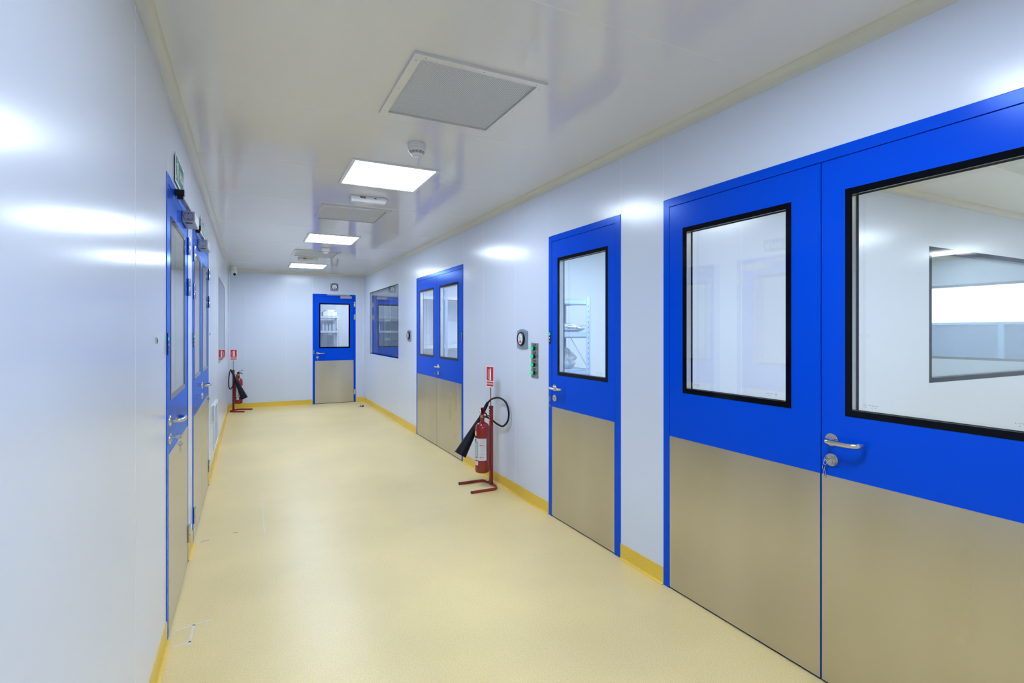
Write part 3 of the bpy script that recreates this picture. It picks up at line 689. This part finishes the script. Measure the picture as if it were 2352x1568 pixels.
def extinguisher(loc, rz, label, view, hose, ha=0.):
    """local frame of the stand; the bottle hangs at (.085,0). view = local azimuth the label faces"""
    t = thing('fire_extinguisher', label, 'fire extinguisher', loc, rz, 'red carbon dioxide fire extinguishers')
    cx, r = .087, .066
    prof = [(.0, .132), (.050, .132), (.060, .138), (.066, .155), (.066, .515)] + [(.018 + .048 * cos(a), .515 + .068 * sin(a)) for a in [pi / 2 * i / 10 for i in range(1, 10)]] + [(.019, .588), (.018, .622), (0, .622)]
    MB().lathe(prof, Matrix.Translation((cx, 0, 0)), 48).build('cylinder', M['red'], t)
    v = MB(); v.lathe([(.014, .618), (.0175, .624), (.0175, .650), (.012, .656), (0, .656)], Matrix.Translation((cx, 0, 0)), 20)
    v.tube([(cx, 0, .640), (cx + .028 * cos(view), .028 * sin(view), .640)], .0085, 12); v.tube([(cx, 0, .638), (cx - .004, -.03, .636), (cx - .012, -.046, .632)], .008, 12)
    v.build('valve', M['brass'], t)
    TH = Matrix.Translation((cx, 0, 0)) @ Matrix.Rotation(ha, 4, 'Z')
    def pt(x, y, z): return TH @ Vector((x, y, z))
    h = MB(); up = TH.to_3x3() @ Vector((0, 1, 0))
    low = [(-.020, .652), (.020, .660), (.050, .664), (.070, .656)]; high = [(-.020, .660), (-.006, .684), (.020, .698), (.050, .706), (.074, .722)]
    for ch, ww in ((low, .024), (high, .026)):
        for (x0, z0), (x1, z1) in zip(ch[:-1], ch[1:]): h.bar(pt(x0, 0, z0), pt(x1, 0, z1), .006, ww, 0, up)
    h.box(-.022, .012, -.013, -.009, .640, .684, 0, TH); h.box(-.022, .012, .009, .013, .640, .684, 0, TH)
    h.build('squeeze_handle', M['red'], t, bevel=.001)
    MB().lathe([(.0, .0), (.011, .0), (.011, .016), (.008, .020), (0, .020)], Matrix.Translation((cx - .012, .012, .627)) @ Matrix.Rotation(view, 4, 'Z') @ Matrix.Rotation(pi / 2, 4, 'Y'), 20).build('relief_knob', M['red'], t)
    n = MB(); n.tube([pt(.016, .012, .668), pt(.030, .026, .668), pt(.034, .036, .660), pt(.034, .040, .646)], .0065, 12, smooth_pts=4); n.build('tamper_cap', M['blackplastic'], t)
    pin = MB(); c0 = pt(-.008, -.016, .672); e1_ = up; pin.tube([c0 + Vector((cos(view + pi / 2), sin(view + pi / 2), 0)) * .011 * cos(a) + Vector((0, 0, .010 * sin(a))) for a in [2 * pi * i / 20 for i in range(21)]], .0018, 6, cap=False); pin.build('safety_pin', M['chrome'], t)
    # labels around the bottle
    l = MB(); q = view
    def P(d0, d1, z0, z1, mi, rr=.0005): cyl_patch(l, cx, 0, r + rr, q + R(d0), q + R(d1), z0, z1, mi)
    P(-70, 38, .250, .445, 0)
    P(-28, -27, .252, .443, 1, .0008)
    for i in range(9): P(-66, -36 + (i * 37 % 6), .268 + i * .0145, .2695 + i * .0145, 1, .0008)
    for z in (.438, .430, .423, .416, .409, .402, .395, .371, .364, .354, .346, .338, .330, .318, .311, .304, .297, .289, .268, .261): P(-18 + (z * 9000 % 5), 28 - (z * 7000 % 8), z, z + .0013, 1, .0008)
    for z in (.384, .278): P(-16, -8, z - .005, z + .005, 3, .0009); P(-4, 18, z - .002, z + .003, 3, .0009)
    P(-38, -34, .275, .412, 2, .0009); P(-60, -34, .272, .278, 2, .0009); P(-60, -34, .409, .415, 2, .0009); P(-66, -50, .418, .438, 4, .0009)
    P(-64, -30, .206, .243, 0); P(-54, -44, .222, .228, 3, .0009)
    P(-76, -48, .468, .506, 5)
    l.build('label', [M['label'], M['ink'], M['navy'], M['redmatt'], pbr('blue_print', (.03, .12, .5), .5), M['labelcream']], t, fixn=False)
    # hose, horn and its grip
    MB().tube(hose, .0085, 12, smooth_pts=8).build('hose', M['rubber'], t)
    return t

def horn(t, top, mid, end):
    top, mid, end = Vector(top), Vector(mid), Vector(end)
    g = MB(); g.tube([top, top.lerp(mid, .12), top.lerp(mid, .15), mid], [.013, .013, .016, .017], 18)
    g.build('horn_grip', M['rubber'], t)
    k = MB(); k.tube([mid, mid.lerp(end, .08), mid.lerp(end, .5), end], [.018, .022, .038, .056], 32, cap=False)
    d = (end - mid).normalized(); k.tube([end, end + d * .006], [.060, .060], 32, cap=False)
    k.tube([end + d * .006, end, mid.lerp(end, .5), mid.lerp(end, .08)], [.060, .053, .035, .019], 32, cap=True)
    k.build('discharge_horn', M['rubber'], t)

P1 = Vector((1.965, 4.33, 0))
stand(P1, pi, 'red stand with sign in front of the right wall beside the single door', R(-77))
def l1(x, y, z): return (-(x - P1.x), -(y - P1.y), z)
e1 = extinguisher(P1, pi, 'red fire extinguisher with white label on the stand by the right wall', R(62),
                  [(.083, -.046, .632), (.03, -.050, .618), l1(1.985, 4.38, .592), l1(2.015, 4.28, .555), l1(2.022, 4.19, .558), l1(2.022, 4.10, .62), l1(2.022, 4.085, .70), l1(2.020, 4.14, .775), l1(2.005, 4.25, .803), l1(1.975, 4.34, .782), l1(1.951, 4.372, .746)], R(66))
horn(e1, l1(1.952, 4.372, .752), l1(1.895, 4.415, .605), l1(1.708, 4.43, .292))
P2 = Vector((-.245, 10.40, 0)); a2 = R(-25)
stand(P2, a2, 'red stand with sign in the far left corner', R(8))
def l2(x, y, z):
    dx, dy = x - P2.x, y - P2.y
    return (dx * cos(-a2) - dy * sin(-a2), dx * sin(-a2) + dy * cos(-a2), z)
e2 = extinguisher(P2, a2, 'red fire extinguisher on the stand in the far left corner', R(-28),
                  [(.083, -.046, .632), l2(-.20, 10.34, .60), l2(-.235, 10.33, .50), l2(-.265, 10.30, .43), l2(-.293, 10.27, .40), l2(-.312, 10.24, .45), l2(-.315, 10.24, .56), l2(-.306, 10.25, .66), l2(-.288, 10.26, .735), l2(-.27, 10.27, .715)])
horn(e2, l2(-.275, 10.27, .72), l2(-.225, 10.27, .60), l2(-.075, 10.26, .235))

# ------------------------------------------------------------------ things on the floor
t = thing('door_stop', 'tiny dark door stop on the floor in front of the end door', 'door stop', (1.855, 9.93, 0))
MB().prism([(-.05, 0), (.05, 0), (.05, .022), (.03, .026), (.008, .008)], -.018, .018).build('wedge', M['blackplastic'], t)
MB().lathe([(.007, .0), (.007, .04), (0, .043)], Matrix.Translation((-.008, 0, 0)), 14).build('peg', M['ink'], t)
def mark(pts, w, label, mat='tape'):
    m = MB()
    for (a, b) in pts: m.bar((*a, .0004), (*b, .0004), w, .0006, 0)
    o = m.build('tape_mark', M[mat]); tag(o, label, 'floor mark')
mark([((-.30, 2.745), (-.235, 2.76)), ((-.24, 2.73), (-.235, 2.92)), ((-.31, 2.89), (-.16, 2.925))], .009, 'pale rectangle of tape residue on the floor by the nearest left door')
mark([((.095, 3.97), (.095, 5.0))], .004, 'long thin pale scratch line on the floor left of centre')
mark([((-.10, 4.12), (-.07, 4.11))], .007, 'short dark scuff mark on the floor away from the left double door', 'scuff')
mark([((-.29, 4.03), (-.24, 4.05))], .006, 'short dark scuff mark right at the foot of the left double door', 'scuff')

# ------------------------------------------------------------------ storage racks in the rooms
def rack(loc, rz, W, D, shelves, top, label, braces=True, slots=True, mat='rack', back=False):
    t = thing('storage_rack', label, 'storage rack', loc, rz)
    for x in (0, W):
        for y in (0, D):
            p = MB(); sx = 1 if x == 0 else -1; sy = 1 if y == 0 else -1
            p.box(x, x + sx * .042, y, y + sy * .003, 0, top); p.box(x, x + sx * .003, y, y + sy * .042, 0, top)
            if slots:
                n = int((top - .1) / .05)
                for i in range(n): z = .08 + i * .05; p.box(x + sx * .016, x + sx * .026, y - sy * .0006, y, z, z + .018, 1)
            p.build('post', [M[mat], M['slot_lip_shade']], t)
    for z in shelves:
        s = MB(); s.box(.002, W - .002, .002, D - .002, z - .004, z); s.box(.004, W - .004, .0032, .006, z - .045, z); s.box(.004, W - .004, D - .006, D - .0032, z - .045, z)
        s.box(.0032, .006, .004, D - .004, z - .045, z); s.box(W - .006, W - .0032, .004, D - .004, z - .045, z); s.box(.003, W - .003, .0030, .0058, z - .058, z - .045, 1); s.build('shelf', [M[mat], M['slot_lip_shade']], t)  # dark strip below the front lip paints the shelf's underside shade
    if back: MB().bar((.02, D - .004, .95), (W - .02, D - .004, 1.75), .012, .003).build('back_brace', M[mat], t)
    if braces:
        zs = [.2] + [.2 + .42 * i for i in range(1, int((top - .3) / .42) + 1)]
        for x in (.01, W - .01):
            b = MB()
            for i in range(len(zs) - 1): b.bar((x, .01, zs[i]), (x, D - .01, zs[i + 1]), .010, .003)
            for z in zs: b.bar((x, .01, z), (x, D - .01, z), .010, .003)
            b.build('brace', M['grey'], t)
    return t
def crumple(name, label, cat, loc, sx, sy, sz, seed, group=None, mat='bag', amp=.28):
    import bmesh
    bm = bmesh.new(); bmesh.ops.create_icosphere(bm, subdivisions=5, radius=1)
    for v in bm.verts:
        d = v.co.normalized(); q = d * 2.6 + Vector((seed * 7.1, seed * 3.3, seed))
        n = noise.noise(q) * .7 + abs(noise.noise(q * 2.7)) * .5 - abs(noise.noise(q * 5.3)) * .30 + noise.noise(q * 11) * .08
        c = d * (1 + amp * n)
        v.co = Vector((c.x * sx, c.y * sy, max(0, (c.z + .75) * sz)))
    for f in bm.faces: f.smooth = True
    me = bpy.data.meshes.new(name); bm.to_mesh(me); bm.free(); me.materials.append(M[mat])
    o = bpy.data.objects.new(name, me); C.objects.link(o); o.location = loc
    return tag(o, label, cat, group)

rack((2.16, 4.14, 0), 0, .76, .46, [.45, 1.035, 1.395, 1.705], 1.725, 'rack with painted backlit blue tint seen through the window of the single door', mat='rackbacklit')
crumple('plastic_bag', 'large crumpled clear plastic bag on the lower shelf behind the single door', 'plastic bag', (2.74, 4.36, 1.036), .125, .13, .115, 1, 'clear plastic bags on the rack behind the single door')
crumple('plastic_bag', 'flat heap of clear plastic bag on the middle shelf behind the single door', 'plastic bag', (2.74, 4.31, 1.396), .17, .16, .045, 2, 'clear plastic bags on the rack behind the single door', amp=.5)
rk = rack((2.125, 7.13, 0), 0, 1.37, .40, [.35, .80, 1.20, 1.90], 2.0, 'pale wide rack seen through both windows of the far double door', slots=False, braces=False)
for y, sy in ((0, 1), (.40, -1)):
    m = MB(); m.box(.385, .427, y, y + sy * .003, 0, 2.0); m.box(.385, .388, y, y + sy * .042, 0, 2.0); m.build('post', M['rackbacklit'], rk)
for x0, z0, x1, z1 in ((.03, 1.16, .84, 1.88), (.03, 1.20, .80, 1.88), (.47, 1.06, 1.33, 1.86)): MB().bar((x0, .392, z0), (x1, .392, z1), .010, .003).build('back_brace', M['rack'], rk)
for z in (1.60, 1.68): MB().box(.04, 1.33, .385, .389, z, z + .012).build('cross_bar', M['rack'], rk)
rack((2.25, 9.3, 0), 0, .9, .45, [.4, .95, 1.28, 1.62], 1.95, 'pale slotted rack behind the far right window')
rack((.82, 12.0, 0), 0, .96, .46, [.4, .92, 1.415, 1.735], 1.75, 'white rack seen through the window of the end door')
t = thing('storage_box', 'white open box on top of the rack behind the end door', 'box', (1.59, 12.16, 1.736))
m = MB(); m.box(-.15, .15, -.11, -.106, 0, .095); m.box(-.15, .15, .106, .11, 0, .095); m.box(-.15, -.146, -.11, .11, 0, .095); m.box(.146, .15, -.11, .11, 0, .095); m.box(-.15, .15, -.11, .11, 0, .004)
m.build('carton', M['signwhite'], t)
crumple('wrapped_goods', 'crumpled white wrapping sticking out of the box behind the end door', 'packaging', (1.59, 12.16, 1.800), .125, .085, .045, 5, mat='signwhite', amp=.35)
bt = thing('bottle', 'frosted bottle on the middle shelf behind the end door', 'bottle', (1.445, 12.10, 1.416), 0, 'row of frosted bottles behind the end door window')
MB().lathe([(0, 0), (.029, 0), (.031, .004), (.031, .105), (.025, .120), (.014, .127), (.014, .131)], None, 20).build('body', M['bottle'], bt)
MB().lathe([(.021, .129), (.022, .131), (.022, .153), (.020, .156), (0, .156)], None, 20).build('cap', M['signwhite'], bt)
for i in range(1, 4):
    c = copy_tree(bt); c.location.x = 1.445 + i * .071
    c['label'] = 'frosted bottle on the middle shelf behind the end door'

# outdoors beyond the last window
tag(MB().box(X9 + .06, 26, -12, 22, -.3, -.02).build('ground', M['concrete']), kind='structure')
mb = MB()
for i in range(26): z = .06 * i; mb.box(13.5 + (.012 if i % 2 else 0), 13.7, -2, 16, z, z + .06, 0)
t = thing('cladding_wall', 'blue grey ribbed outdoor wall seen through the outer window', 'outdoor wall', (0, 0, -.02))
mb.build('ribbed_cladding', M['facade'], t)
MB().box(13.44, 13.72, -2, 16, 1.56, 1.61).build('coping', M['facadepale'], t)
for y in (4.9, 6.6, 8.4): MB().box(13.42, 13.5, y, y + .09, 0, 1.60).build('cladding_post', M['facadepale'], t)

# ------------------------------------------------------------------ world, camera, view
w = bpy.data.worlds.new('sky'); bpy.context.scene.world = w; w.use_nodes = True
bg = w.node_tree.nodes['Background']; bg.inputs[0].default_value = (.86, .93, 1, 1); bg.inputs[1].default_value = 6

cam = bpy.data.cameras.new('camera'); co = bpy.data.objects.new('camera', cam); C.objects.link(co)
cam.sensor_width = 36; cam.lens = 1200.34 / 2352 * 36; cam.shift_y = -(784 - 760.68) / 2352
cam.clip_start = .05; cam.clip_end = 100
co.location = (0, 0, 1.4); co.rotation_euler = (pi / 2, 0, -.4660)
sc = bpy.context.scene; sc.camera = co
sc.view_settings.view_transform = 'Standard'; sc.view_settings.look = 'None'; sc.view_settings.exposure = 0.0; sc.view_settings.gamma = 1
sc.view_settings.use_curve_mapping = False
try:
    sc.cycles.max_bounces = 9; sc.cycles.diffuse_bounces = 4; sc.cycles.glossy_bounces = 4; sc.cycles.transparent_max_bounces = 32
    sc.cycles.use_denoising = True; sc.cycles.sample_clamp_indirect = 8
except Exception: pass
